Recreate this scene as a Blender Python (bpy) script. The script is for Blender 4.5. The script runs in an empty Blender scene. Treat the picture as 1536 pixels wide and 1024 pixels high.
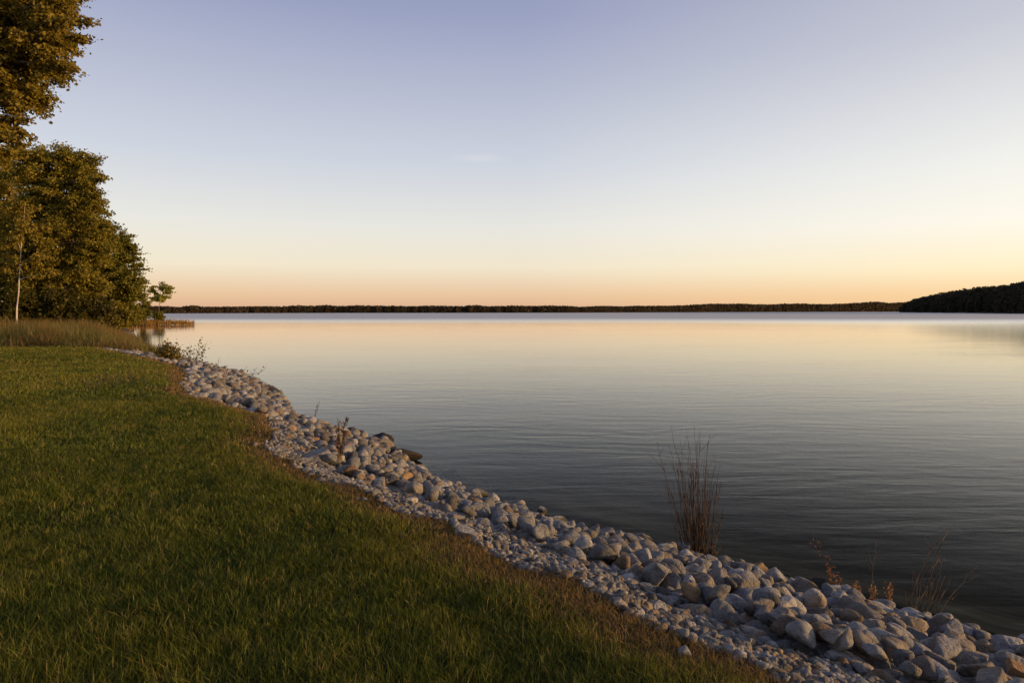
import bpy, bmesh, math, random
import numpy as np
from mathutils import Vector, Matrix, Euler
rng = np.random.default_rng(7); random.seed(7)
sc = bpy.context.scene; C = sc.collection
F = 1024.0; HZ = 466.0; CX = 768.0; HC = 2.7; LAWN = 1.05

# ------------------------------------------------------------------ helpers
def s2l(c):
    c = np.asarray(c, float) / 255.0
    return np.where(c <= .04045, c / 12.92, ((c + .055) / 1.055) ** 2.4)
def gp(u, v, z):                       # where the line of sight through a pixel meets height z
    Y = (HC - z) * F / (v - HZ); return ((u - CX) / F * Y, Y)
def at(u, v, Y):
    return Vector(((u - CX) / F * Y, Y, HC - (v - HZ) / F * Y))
def tag(o, label=None, cat=None, group=None, kind=None):
    if label: o['label'] = label
    if cat: o['category'] = cat
    if group: o['group'] = group
    if kind: o['kind'] = kind
    return o
def empty(name, loc):
    o = bpy.data.objects.new(name, None); o.location = loc; o.empty_display_size = .2
    C.objects.link(o); return o
def link(name, me, mat, parent=None):
    if mat and not me.materials: me.materials.append(mat)
    o = bpy.data.objects.new(name, me); C.objects.link(o)
    if parent is not None:
        o.parent = parent
        if parent.parent is None: o.matrix_parent_inverse = Matrix.Translation(-parent.location)
    return o
def npmesh(name, V, faces, col=None, smooth=False):
    """V (n,3); faces = list of (m,k) int arrays"""
    me = bpy.data.meshes.new(name)
    V = np.ascontiguousarray(V, np.float32)
    me.vertices.add(len(V)); me.vertices.foreach_set('co', V.ravel())
    idx = np.concatenate([f.ravel() for f in faces]).astype(np.int32)
    tot = np.concatenate([np.full(len(f), f.shape[1], np.int32) for f in faces])
    st = np.concatenate([[0], np.cumsum(tot)[:-1]]).astype(np.int32)
    me.loops.add(len(idx)); me.loops.foreach_set('vertex_index', idx)
    me.polygons.add(len(tot)); me.polygons.foreach_set('loop_start', st); me.polygons.foreach_set('loop_total', tot)
    if smooth: me.polygons.foreach_set('use_smooth', np.ones(len(tot), bool))
    me.update(calc_edges=True)
    if col is not None:
        a = me.color_attributes.new('tint', 'FLOAT_COLOR', 'POINT')
        c4 = np.ones((len(V), 4), np.float32); c4[:, :3] = col; a.data.foreach_set('color', c4.ravel())
    return me
def _h(ix, iy, s):
    n = (ix * 374761393 + iy * 668265263 + s * 974634777) & 0xffffffff
    n = ((n ^ (n >> 13)) * 1274126177) & 0xffffffff
    return ((n ^ (n >> 16)) & 0xffff) / 65535.0
def vn(x, y, s=0):                     # value noise 0..1
    x = np.asarray(x, float); y = np.asarray(y, float)
    ix = np.floor(x).astype(np.int64); iy = np.floor(y).astype(np.int64); fx = x - ix; fy = y - iy
    fx = fx * fx * (3 - 2 * fx); fy = fy * fy * (3 - 2 * fy)
    a = _h(ix, iy, s) * (1 - fx) + _h(ix + 1, iy, s) * fx
    b = _h(ix, iy + 1, s) * (1 - fx) + _h(ix + 1, iy + 1, s) * fx
    return a * (1 - fy) + b * fy
def fbm(x, y, s=0, o=3):
    r = 0; A = .5
    for k in range(o): r = r + A * vn(x * 2 ** k, y * 2 ** k, s + k * 17); A *= .5
    return r / (1 - .5 ** o)
def seg_dist(P, L):
    P = np.asarray(P, float); out = np.full(len(P), 1e9)
    for a, b in zip(L[:-1], L[1:]):
        d = b - a; t = np.clip(((P - a) @ d) / (d @ d), 0, 1)
        q = P - (a + t[:, None] * d); out = np.minimum(out, np.hypot(q[:, 0], q[:, 1]))
    return out
def inside(P, poly):
    x = P[:, 0]; y = P[:, 1]; r = np.zeros(len(P), bool); n = len(poly)
    for i in range(n):
        x1, y1 = poly[i]; x2, y2 = poly[(i + 1) % n]
        if y1 == y2: continue
        c = ((y1 > y) != (y2 > y)) & (x < (x2 - x1) * (y - y1) / (y2 - y1) + x1); r ^= c
    return r

# ------------------------------------------------------------------ materials
def mat(name):
    m = bpy.data.materials.new(name); m.use_nodes = True; nt = m.node_tree; nt.nodes.clear()
    out = nt.nodes.new('ShaderNodeOutputMaterial'); return m, nt, out
def N(nt, t, **kw):
    n = nt.nodes.new(t)
    for k, v in kw.items():
        if k in n.inputs: n.inputs[k].default_value = v
        else: setattr(n, k, v)
    return n
def ramp(nt, pts, fac=None, interp='LINEAR'):
    r = nt.nodes.new('ShaderNodeValToRGB'); e = r.color_ramp.elements; r.color_ramp.interpolation = interp
    while len(e) < len(pts): e.new(.5)
    for k, (p, c) in enumerate(pts):
        e[k].position = p; e[k].color = tuple(float(x) for x in c[:3]) + (1,)
    if fac is not None: nt.links.new(fac, r.inputs[0])
    return r
def mixc(nt, a, b, fac, mode='MIX'):
    m = nt.nodes.new('ShaderNodeMix'); m.data_type = 'RGBA'; m.blend_type = mode
    for s, val in ((0, fac), (6, a), (7, b)):
        if hasattr(val, 'links') or hasattr(val, 'is_linked'): nt.links.new(val, m.inputs[s])
        elif s == 0: m.inputs[0].default_value = val
        else: m.inputs[s].default_value = tuple(val) + (1,)
    return m.outputs[2]
def math_(nt, op, a, b=None, clamp=False):
    m = nt.nodes.new('ShaderNodeMath'); m.operation = op; m.use_clamp = clamp
    for i, v in enumerate((a, b)):
        if v is None: continue
        if hasattr(v, 'is_linked'): nt.links.new(v, m.inputs[i])
        else: m.inputs[i].default_value = v
    return m.outputs[0]

def leaf_mat(name, transl=.35, gloss=.06, rough=.45):
    m, nt, out = mat(name)
    a = N(nt, 'ShaderNodeAttribute', attribute_name='tint')
    d = N(nt, 'ShaderNodeBsdfDiffuse'); t = N(nt, 'ShaderNodeBsdfTranslucent'); g = N(nt, 'ShaderNodeBsdfGlossy', Roughness=rough)
    g.inputs['Color'].default_value = (.8, .8, .8, 1)
    nt.links.new(a.outputs['Color'], d.inputs['Color']); nt.links.new(a.outputs['Color'], t.inputs['Color'])
    m1 = N(nt, 'ShaderNodeMixShader', Fac=transl); nt.links.new(d.outputs[0], m1.inputs[1]); nt.links.new(t.outputs[0], m1.inputs[2])
    m2 = N(nt, 'ShaderNodeMixShader', Fac=gloss); nt.links.new(m1.outputs[0], m2.inputs[1]); nt.links.new(g.outputs[0], m2.inputs[2])
    nt.links.new(m2.outputs[0], out.inputs[0]); return m
M_GRASS = leaf_mat('grass_blades', .38, .012)
M_DRY = leaf_mat('dry_grass_blades', .3, .01)
M_LEAF = leaf_mat('tree_leaves', .42, .012)

def bark_mat(name, c1, c2, scale=6):
    m, nt, out = mat(name)
    tc = N(nt, 'ShaderNodeTexCoord'); mp = N(nt, 'ShaderNodeMapping'); mp.inputs['Scale'].default_value = (1, 1, .25)
    nt.links.new(tc.outputs['Object'], mp.inputs[0])
    n = N(nt, 'ShaderNodeTexNoise', Scale=scale, Detail=6); nt.links.new(mp.outputs[0], n.inputs['Vector'])
    r = ramp(nt, [(.35, c1), (.65, c2)], n.outputs[0])
    b = N(nt, 'ShaderNodeBsdfPrincipled', Roughness=.85); nt.links.new(r.outputs[0], b.inputs['Base Color'])
    bp = N(nt, 'ShaderNodeBump', Strength=.5, Distance=.03); nt.links.new(n.outputs[0], bp.inputs['Height']); nt.links.new(bp.outputs[0], b.inputs['Normal'])
    nt.links.new(b.outputs[0], out.inputs[0]); return m
M_BARK = bark_mat('bark', (.035, .025, .015), (.12, .09, .06))
M_PALEBARK = bark_mat('pale_bark', (.30, .24, .17), (.60, .52, .42), 5)
M_TWIG = bark_mat('red_twig', (.032, .017, .009), (.085, .044, .022), 12)
M_DRYSTEM = bark_mat('dry_stem', (.05, .032, .02), (.14, .09, .055), 12)

def rock_mat(name, per_object):
    m, nt, out = mat(name)
    tc = N(nt, 'ShaderNodeTexCoord'); geo = N(nt, 'ShaderNodeNewGeometry')
    if per_object:
        oi = N(nt, 'ShaderNodeObjectInfo'); base = oi.outputs['Color']
        add = N(nt, 'ShaderNodeVectorMath', operation='ADD'); nt.links.new(geo.outputs['Position'], add.inputs[0]); nt.links.new(oi.outputs['Random'], add.inputs[1])
        vec = add.outputs[0]
    else:
        a = N(nt, 'ShaderNodeAttribute', attribute_name='tint'); base = a.outputs['Color']; vec = geo.outputs['Position']
    n1 = N(nt, 'ShaderNodeTexNoise', Scale=7, Detail=8, Roughness=.65); nt.links.new(vec, n1.inputs['Vector'])
    n2 = N(nt, 'ShaderNodeTexNoise', Scale=38, Detail=6, Roughness=.7); nt.links.new(vec, n2.inputs['Vector'])
    n3 = N(nt, 'ShaderNodeTexVoronoi', Scale=16, feature='DISTANCE_TO_EDGE'); nt.links.new(vec, n3.inputs['Vector'])
    r1 = ramp(nt, [(.30, (.42, .39, .36)), (.5, (1, 1, 1)), (.72, (1.4, 1.36, 1.28))], n1.outputs[0])
    r2 = ramp(nt, [(.30, (.30, .27, .24)), (.46, (1, 1, 1)), (.75, (1.3, 1.27, 1.22))], n2.outputs[0])
    c = mixc(nt, base, r1.outputs[0], .85, 'MULTIPLY'); c = mixc(nt, c, r2.outputs[0], .8, 'MULTIPLY')
    n4 = N(nt, 'ShaderNodeTexNoise', Scale=3.2, Detail=5); nt.links.new(vec, n4.inputs['Vector'])
    st = ramp(nt, [(.52, (0, 0, 0)), (.68, (1, 1, 1))], n4.outputs[0])
    warm = mixc(nt, c, (.95, .72, .47), 1.0, 'MULTIPLY'); c = mixc(nt, c, warm, st.outputs[0])
    sz = N(nt, 'ShaderNodeSeparateXYZ'); nt.links.new(geo.outputs['Position'], sz.inputs[0])
    wl = math_(nt, 'ADD', sz.outputs[2], math_(nt, 'MULTIPLY', math_(nt, 'SUBTRACT', n1.outputs[0], .5), .12))
    wet = N(nt, 'ShaderNodeMapRange', interpolation_type='SMOOTHSTEP'); nt.links.new(wl, wet.inputs[0])
    for i, v in ((1, .045), (2, .105), (3, 1.), (4, 0.)): wet.inputs[i].default_value = v
    c = mixc(nt, c, mixc(nt, c, (.22, .20, .14), 1., 'MULTIPLY'), wet.outputs[0])
    n5 = N(nt, 'ShaderNodeTexNoise', Scale=11, Detail=7, Roughness=.7); nt.links.new(vec, n5.inputs['Vector'])
    lich = ramp(nt, [(.60, (0, 0, 0)), (.66, (1, 1, 1))], n5.outputs[0]); c = mixc(nt, c, (.10, .085, .05), math_(nt, 'MULTIPLY', lich.outputs[0], .55))
    b = N(nt, 'ShaderNodeBsdfPrincipled', Roughness=.82); nt.links.new(c, b.inputs['Base Color'])
    h = math_(nt, 'ADD', n1.outputs[0], math_(nt, 'MULTIPLY', n2.outputs[0], .45))
    h = math_(nt, 'ADD', h, math_(nt, 'MULTIPLY', math_(nt, 'MINIMUM', n3.outputs['Distance'], .08), 1.2))
    bp = N(nt, 'ShaderNodeBump', Strength=1., Distance=.05); nt.links.new(h, bp.inputs['Height']); nt.links.new(bp.outputs[0], b.inputs['Normal'])
    nt.links.new(b.outputs[0], out.inputs[0]); return m
M_ROCK = rock_mat('limestone', True); M_RUBBLE = rock_mat('limestone_rubble', False)

def ground_mat():
    m, nt, out = mat('soil')
    a = N(nt, 'ShaderNodeAttribute', attribute_name='tint'); geo = N(nt, 'ShaderNodeNewGeometry')
    n1 = N(nt, 'ShaderNodeTexNoise', Scale=2.2, Detail=9, Roughness=.7); nt.links.new(geo.outputs['Position'], n1.inputs['Vector'])
    r = ramp(nt, [(.3, (.5, .5, .5)), (.7, (1.4, 1.35, 1.3))], n1.outputs[0])
    c = mixc(nt, a.outputs['Color'], r.outputs[0], .9, 'MULTIPLY')
    b = N(nt, 'ShaderNodeBsdfPrincipled', Roughness=.95); nt.links.new(c, b.inputs['Base Color']); b.inputs['Specular IOR Level'].default_value = .1
    n2 = N(nt, 'ShaderNodeTexNoise', Scale=25, Detail=6); nt.links.new(geo.outputs['Position'], n2.inputs['Vector'])
    bp = N(nt, 'ShaderNodeBump', Strength=.6, Distance=.05); nt.links.new(n2.outputs[0], bp.inputs['Height']); nt.links.new(bp.outputs[0], b.inputs['Normal'])
    nt.links.new(b.outputs[0], out.inputs[0]); return m
M_GROUND = ground_mat()

# ------------------------------------------------------------------ shore lines
Lpx = [(1215,1024),(1150,1000),(1060,970),(960,925),(900,895),(850,870),(800,848),(740,822),(690,792),(640,770),(580,748),(530,725),(480,712),
       (440,698),(412,680),(402,660),(415,640),(395,622),(360,612),(320,600),(285,590),(272,575),(280,560),(265,548),(235,538),(205,532),(165,524)]
Wpx = [(1536,968),(1420,940),(1350,918),(1260,890),(1200,875),(1130,853),(1030,830),(960,808),(900,800),(850,785),(770,760),(700,735),(630,703),
       (600,682),(560,660),(510,645),(440,630),(415,606),(405,588),(375,566),(330,551),(275,543),(235,532),(215,526),(206,514),(204,502)]
Lw = [np.array(gp(u, v, LAWN)) for u, v in Lpx]; Ww = [np.array(gp(u, v + (9 if u > 600 else 5 if u > 430 else 0), .1)) for u, v in Wpx]
Lw = [np.array((60., -38.)), np.array((8., -3.6)), np.array((3.1, 1.1))] + Lw
Ww = [np.array((66., -34.)), np.array((12.5, -.9)), np.array((7.2, 3.4))] + Ww
Ww += [np.array(p) for p in ((-60.,108.),(-69.,121.),(-62.5,127.),(-60.6,131.),(-63.,134.),(-74.,136.),(-96.,146.),(-150.,200.),(-420.,420.),(-900.,600.))]
Lw += [np.array(p) for p in ((-23.,36.),(-31.,50.),(-46.,76.),(-70.,104.),(-100.,128.),(-160.,190.),(-430.,410.),(-900.,580.))]
Lw = np.array(Lw); Ww = np.array(Ww)
close = np.array(((-4000., 580.), (-4000., -400.), (60., -400.)))
LP = np.vstack([Lw, close]); WP = np.vstack([Ww, close])
def terrain(P):
    P = np.asarray(P, float); 
    wx = (fbm(P[:, 0] * 2.1, P[:, 1] * 2.1, 201, 2) - .5) * .26; wy = (fbm(P[:, 0] * 2.1, P[:, 1] * 2.1, 211, 2) - .5) * .26; Q = P + np.stack([wx, wy], 1)
    dL = seg_dist(Q, Lw); dW = seg_dist(P, Ww); iL = inside(Q, LP); iW = inside(P, WP)
    und = (fbm(P[:, 0] * .35, P[:, 1] * .35, 3) - .5) * .10 * np.clip(dL / 1.5, 0, 1)
    lawn = LAWN - .03 * np.exp(-dL / .2) + und
    t = dL / (dL + dW + 1e-6); bank = (LAWN - .05) * (1 - t) ** 1.0 + .02 * t
    wet = np.maximum(-3.5, .02 - .30 * dW)
    return np.where(iL, lawn, np.where(iW, bank, wet)), dL, dW, iL, iW, t
def ray_bank(u, v, lift=0.):           # first hit of the line of sight with the (lifted) ground
    d = np.array(((u - CX) / F, 1., -(v - HZ) / F)); Y = np.arange(2.2, 70, .03)
    P = np.stack([d[0] * Y, Y], 1); z = HC + d[2] * Y; h = np.maximum(terrain(P)[0], 0) + lift
    k = np.argmax(z < h)
    return np.array((P[k, 0], P[k, 1], h[k] - lift))

# ------------------------------------------------------------------ ground sheet and lake
def axis(lo, hi, d, far):
    a = list(np.arange(lo, hi, d)); s = d; x = hi
    r = []
    while x < far[1]: r.append(x); s *= 1.16; x += s
    s = d; x = lo; l = []
    while x > far[0]: s *= 1.16; x -= s; l.append(x)
    return np.array(l[::-1] + a + r)
xs = axis(-16, 8, .16, (-4000, 4000)); ys = axis(1, 36, .16, (-400, 4000))
X, Y = np.meshgrid(xs, ys); P = np.stack([X.ravel(), Y.ravel()], 1)
z, dL, dW, iL, iW, t = terrain(P)
nx = len(xs); ny = len(ys); I = np.arange(nx * ny).reshape(ny, nx)
quads = np.stack([I[:-1, :-1].ravel(), I[:-1, 1:].ravel(), I[1:, 1:].ravel(), I[1:, :-1].ravel()], 1)
nn = fbm(P[:, 0] * 1.5, P[:, 1] * 1.5, 9)
lawnc = np.array((.036, .038, .010)) * (.7 + .6 * nn[:, None])
bankc = np.array((.045, .036, .026)) * np.ones((len(P), 1)); edge = np.clip(1 - np.abs(dL) / .35, 0, 1)[:, None]
bedc = np.array((.33, .27, .155)) * (.25 + 1.6 * fbm(P[:, 0] * .8, P[:, 1] * .8, 21) ** 1.5 * np.clip(1.5 - dW / 6, .12, 1))[:, None]  # darkens offshore: light absorbed by deeper water put into the colour, and darker silt
dryc = np.array((.11, .055, .022))
colr = np.where(iL[:, None], lawnc, np.where(iW[:, None], bankc, bedc)); colr = colr * (1 - edge * .8) + dryc * edge * .8
link('lawn_ground', npmesh('lawn_ground', np.column_stack([P, z]), [quads], colr, True), M_GROUND)
tag(bpy.data.objects['lawn_ground'], 'grassy bank sloping down to the lake bed', 'ground', kind='structure')

m, nt, out = mat('lake_water')
geo = N(nt, 'ShaderNodeNewGeometry')
sep = N(nt, 'ShaderNodeSeparateXYZ'); nt.links.new(geo.outputs['Position'], sep.inputs[0])
def wave(scale, rot, sx, detail=3, dist=.6):
    mp = N(nt, 'ShaderNodeMapping'); mp.inputs['Rotation'].default_value = (0, 0, math.radians(rot)); mp.inputs['Scale'].default_value = (sx, 1, 1)
    nt.links.new(geo.outputs['Position'], mp.inputs[0])
    n = N(nt, 'ShaderNodeTexNoise', Scale=scale, Detail=detail, Roughness=.5, Distortion=dist); nt.links.new(mp.outputs[0], n.inputs['Vector']); return n.outputs[0]
mp0 = N(nt, 'ShaderNodeVectorMath', operation='SUBTRACT'); nt.links.new(geo.outputs['Position'], mp0.inputs[0]); mp0.inputs[1].default_value = (6., 70., 0.)
rad_ = N(nt, 'ShaderNodeVectorMath', operation='LENGTH'); nt.links.new(mp0.outputs[0], rad_.inputs[0])
ph = math_(nt, 'ADD', rad_.outputs['Value'], math_(nt, 'MULTIPLY', wave(.22, 0, 1., 4, .5), 5.0))
w0 = math_(nt, 'SINE', math_(nt, 'MULTIPLY', ph, 8.2))
patch = N(nt, 'ShaderNodeMapRange'); nt.links.new(wave(.13, 12, .5, 3, .4), patch.inputs[0])
for i, v in ((1, .36), (2, .64), (3, .25), (4, 1.5)): patch.inputs[i].default_value = v
w1 = wave(2.3, -10, .22); w2 = wave(8., 10, .4, 2, .3); w3 = wave(.5, -6, .4, 2)
h = math_(nt, 'ADD', math_(nt, 'MULTIPLY', w1, .017), math_(nt, 'MULTIPLY', w2, .0036)); h = math_(nt, 'ADD', h, math_(nt, 'MULTIPLY', w0, .0016)); h = math_(nt, 'MULTIPLY', h, patch.outputs[0]); h = math_(nt, 'ADD', h, math_(nt, 'MULTIPLY', w3, .022))
# wind: calm strip in the middle distance, ruffled water beyond it
yw = math_(nt, 'ADD', sep.outputs[1], math_(nt, 'MULTIPLY', wave(.012, 8, .35, 3), 60.))
wind = N(nt, 'ShaderNodeMapRange', interpolation_type='SMOOTHSTEP'); nt.links.new(yw, wind.inputs[0])
for i, v in ((1, 150.), (2, 300.), (3, 0.), (4, 1.)): wind.inputs[i].default_value = v
bs = N(nt, 'ShaderNodeMapRange', interpolation_type='SMOOTHSTEP'); nt.links.new(sep.outputs[1], bs.inputs[0])
for i, v in ((1, 12.), (2, 75.), (3, .46), (4, .16)): bs.inputs[i].default_value = v
bp = N(nt, 'ShaderNodeBump', Distance=1.); nt.links.new(h, bp.inputs['Height']); nt.links.new(bs.outputs[0], bp.inputs['Strength'])
rx = N(nt, 'ShaderNodeMapRange', interpolation_type='SMOOTHSTEP'); nt.links.new(sep.outputs[0], rx.inputs[0])
for i, v in ((1, 15.), (2, 110.), (3, .06), (4, .14)): rx.inputs[i].default_value = v
rough = math_(nt, 'ADD', math_(nt, 'MULTIPLY', wind.outputs[0], .34), rx.outputs[0])
gl = N(nt, 'ShaderNodeBsdfGlossy'); nt.links.new(rough, gl.inputs['Roughness']); nt.links.new(bp.outputs[0], gl.inputs['Normal'])
gl.inputs['Color'].default_value = (1, .98, .95, 1)
fr = N(nt, 'ShaderNodeFresnel', IOR=1.333); nt.links.new(bp.outputs[0], fr.inputs['Normal'])
mr = N(nt, 'ShaderNodeMapRange'); nt.links.new(fr.outputs[0], mr.inputs[0])
for i, v in ((1, .128), (2, .86), (3, .0), (4, 1.)): mr.inputs[i].default_value = v
refl = math_(nt, 'MULTIPLY', math_(nt, 'ADD', math_(nt, 'POWER', mr.outputs[0], 1.33), .008), math_(nt, 'SUBTRACT', 1., math_(nt, 'MULTIPLY', wind.outputs[0], .5)))
tr = N(nt, 'ShaderNodeBsdfTransparent'); tr.inputs['Color'].default_value = (.88, .84, .70, 1)
df = N(nt, 'ShaderNodeBsdfDiffuse'); df.inputs['Color'].default_value = (.012, .013, .012, 1)
body = N(nt, 'ShaderNodeMixShader', Fac=.15); nt.links.new(tr.outputs[0], body.inputs[1]); nt.links.new(df.outputs[0], body.inputs[2])
mx = N(nt, 'ShaderNodeMixShader'); nt.links.new(refl, mx.inputs[0]); nt.links.new(body.outputs[0], mx.inputs[1]); nt.links.new(gl.outputs[0], mx.inputs[2])
nt.links.new(mx.outputs[0], out.inputs[0])
V = np.array(((-4000, -400, 0), (4000, -400, 0), (4000, 4000, 0), (-4000, 4000, 0)))
tag(link('lake_water', npmesh('lake_water', V, [np.array([[0, 1, 2, 3]])]), m), 'calm lake reflecting the evening sky', 'lake', kind='structure')

# ------------------------------------------------------------------ grass
def blades(P, z, h, w, col, lean=.35, heading=None, segs=2, droop=.5):
    n = len(P); az = rng.uniform(0, 2 * np.pi, n) if heading is None else heading + rng.normal(0, 1.7, n)
    ln = np.abs(rng.normal(lean, lean * .6, n)); fx = rng.uniform(0, np.pi, n)
    dx = np.cos(az) * ln; dy = np.sin(az) * ln; sx = np.cos(fx) * w / 2; sy = np.sin(fx) * w / 2
    rows = []
    for k in range(segs):
        f = k / segs; ww = 1 - .25 * f
        cx = P[:, 0] + dx * h * f ** 1.7; cy = P[:, 1] + dy * h * f ** 1.7; cz = z + h * (f - droop * .35 * ln * f ** 2)
        rows.append(np.stack([cx - sx * ww, cy - sy * ww, cz], 1)); rows.append(np.stack([cx + sx * ww, cy + sy * ww, cz], 1))
    rows.append(np.stack([P[:, 0] + dx * h, P[:, 1] + dy * h, z + h * (1 - droop * .35 * ln)], 1))
    K = 2 * segs + 1; V = np.stack(rows, 1).reshape(-1, 3); b = np.arange(n) * K; fs = []
    for k in range(segs - 1): fs.append(np.stack([b + 2 * k, b + 2 * k + 1, b + 2 * k + 3, b + 2 * k + 2], 1))
    fs.append(np.stack([b + K - 3, b + K - 2, b + K - 1], 1))
    return V, fs, np.repeat(col, K, 0)
def lawn_points(y0, y1, dens):
    x0, x1 = -.86 * y1 - 1.5, .52 * min(y1, 7) + 1.2 if y1 < 9 else 0.
    n = int((x1 - x0) * (y1 - y0) * dens); P = np.stack([rng.uniform(x0, x1, n), rng.uniform(y0, y1, n)], 1)
    P = P[(P[:, 0] > -.86 * P[:, 1] - 1.5)]
    z, dL, dW, iL, iW, t = terrain(P); k = iL; return P[k], z[k], dL[k]
def merge(parts):
    Vs, Fs, Cs, o = [], {}, [], 0
    for V, fs, c in parts:
        Vs.append(V); Cs.append(c)
        for f in fs: Fs.setdefault(f.shape[1], []).append(f + o)
        o += len(V)
    return np.vstack(Vs), [np.vstack(f) for f in Fs.values()], np.vstack(Cs)
G1 = np.array((.078, .090, .010)); G2 = np.array((.128, .112, .013)); G3 = np.array((.20, .145, .045)); G4 = np.array((.042, .060, .008)); BR = np.array((.25, .155, .060))
def tall_zone(P):                      # the unmown strip in front of the trees
    return (P[:, 1] > 30.5 + .10 * (P[:, 0] + 23) + (vn(P[:, 0] * .8, P[:, 0] * 0, 5) - .5) * 1.6)
parts, dry = [], []
for y0, y1, dn, hh, ww in ((1.6, 3.4, 8500, .078, .0032), (3.4, 5, 7500, .076, .0038), (5, 8, 4600, .074, .0052), (8, 13, 2000, .074, .009), (13, 21, 700, .08, .017), (21, 36, 300, .085, .03)):
    P, z, dL = lawn_points(y0, y1, dn); k = ~tall_zone(P); P, z, dL = P[k], z[k], dL[k]
    n = len(P); cl = fbm(P[:, 0] * 3.1, P[:, 1] * 3.1, 31); c2 = fbm(P[:, 0] * .55, P[:, 1] * .55, 41); c3 = vn(P[:, 0] * 8, P[:, 1] * 8, 51)
    h = hh * (.30 + .70 * fbm(P[:, 0] * .9, P[:, 1] * .9, 33) + .35 * cl + .35 * c3 ** 2) * rng.uniform(.55, 1.35, n) * np.clip(.45 + dL / .7, 0, 1)
    f = np.clip((c2 - .35) * 2.2 + rng.normal(0, .3, n), 0, 1)[:, None]
    col = G1 * (1 - f) + G2 * f; g = np.clip((fbm(P[:, 0] * 1.3, P[:, 1] * 1.3, 61) - .52) * 4, 0, 1)[:, None]; col = col * (1 - g * .7) + G4 * g * .7
    dm = rng.random(n) < .07 + .25 * np.clip(.75 - dL, 0, 1) + .12 * (c3 > .72); col[dm] = G3 * rng.uniform(.6, 1.2, (dm.sum(), 1))
    width = .20 + .32 * vn(P[:, 0] * 1.1, P[:, 1] * 1.1, 71) ** 1.3 + .12 * vn(P[:, 0] * 5, P[:, 1] * 5, 73)
    br = (dL < width * rng.uniform(.5, 1.5, n))
    patch = ((P[:, 0] + 9.3) ** 2 / 2.2 + (P[:, 1] - 16.8) ** 2 / 7 < rng.uniform(-.6, 1.3, n)); br |= patch
    col *= rng.uniform(.75, 1.25, (n, 1)) * (1.25 if y1 < 6 else 1.32 if y1 < 9 else 1.55) * (.72 + .56 * fbm(P[:, 0] * .28 + 5, P[:, 1] * .28, 37))[:, None]; hd = 6.28 * vn(P[:, 0] * 4.2, P[:, 1] * 4.2, 81) * 2  # blades farther out tinted lighter: stronger grazing sunlight there put into the colour
    g = ~br
    parts.append(blades(P[g], z[g] - .005, h[g], ww * rng.uniform(.7, 1.3, g.sum()), col[g], .55, hd[g], 3 if y1 < 9 else 2))
    cb = BR * rng.uniform(.5, 1.35, (br.sum(), 1)); gg = rng.random(br.sum()) < .18; cb[gg] = G2
    dry.append(blades(P[br], z[br] - .005, hh * .62 * rng.uniform(.3, 1.3, br.sum()), ww * rng.uniform(.6, 1.2, br.sum()), cb, .8, None, 2))
V, fs, c = merge(parts)
tag(link('grass', npmesh('grass', V, fs, c), M_GRASS), 'short green lawn grass with long blades in the foreground', 'grass', kind='stuff')
# loose brown straw that spills over the first stones
n = 30000; P = np.stack([rng.uniform(-11, 5, n), rng.uniform(1.5, 22, n)], 1); z, dL, dW, iL, iW, t = terrain(P)
k = (~iL) & iW & (dL < .55 * rng.random(n) ** 1.8 * vn(P[:, 0] * 2.3, P[:, 1] * 2.3, 91)); P, z = P[k], z[k]
dry.append(blades(P, z, rng.uniform(.02, .06, len(P)), np.full(len(P), .007), BR * rng.uniform(.5, 1.3, (len(P), 1)), 1.1))
V, fs, c = merge(dry)
tag(link('dry_grass', npmesh('dry_grass', V, fs, c), M_DRY), 'brown dried grass strip along the edge of the rocks', 'dry grass', kind='stuff')
# unmown grass before the trees
n = 190000; P = np.stack([rng.uniform(-48, -13, n), rng.uniform(28, 60, n)], 1); z, dL, dW, iL, iW, t = terrain(P)
k = tall_zone(P) & iW & (dW > .15) & (P[:, 0] > -.9 * P[:, 1] - 2); P, z, dW = P[k], z[k], dW[k]; n = len(P)
cl = fbm(P[:, 0] * .55, P[:, 1] * .55, 101); c3 = fbm(P[:, 0] * 1.3, P[:, 1] * 1.3, 111)
h = (.35 + .85 * cl) * rng.uniform(.4, 1.3, n) * np.clip(.3 + (P[:, 1] - 30) / 4, .35, 1.15) * np.clip(.4 + dW / 4, 0, 1)
T1 = np.array((.18, .14, .045)); T2 = np.array((.085, .083, .022)); T3 = np.array((.20, .115, .038))
f = np.clip((c3 - .3) * 2 + rng.normal(0, .25, n), 0, 1)[:, None]; col = T2 * (1 - f) + T1 * f
q = (cl > .55) & (rng.random(n) < .5); col[q] = T3
V, fs, c = merge([blades(P, z, h, .014 * rng.uniform(.6, 1.4, n), col * rng.uniform(.7, 1.3, (n, 1)), .28, None, 3)])
tag(link('tall_grass', npmesh('tall_grass', V, fs, c), M_DRY), 'tall tan unmown grass between the lawn and the trees', 'tall grass', kind='stuff')
# reeds on the spit
n = 26000; P = np.stack([rng.uniform(-100, -58, n), rng.uniform(104, 140, n)], 1); z, dL, dW, iL, iW, t = terrain(P)
k = iW; P, z, dW = P[k], z[k], dW[k]; n = len(P)
V, fs, c = merge([blades(P, z, rng.uniform(.5, 1.25, n), rng.uniform(.05, .09, n), np.array((.33, .18, .042)) * rng.uniform(.5, 1.3, (n, 1)), .2, None, 2)])
tag(link('reeds', npmesh('reeds', V, fs, c), M_DRY), 'orange brown reeds covering the low spit', 'reeds', kind='stuff')

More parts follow.
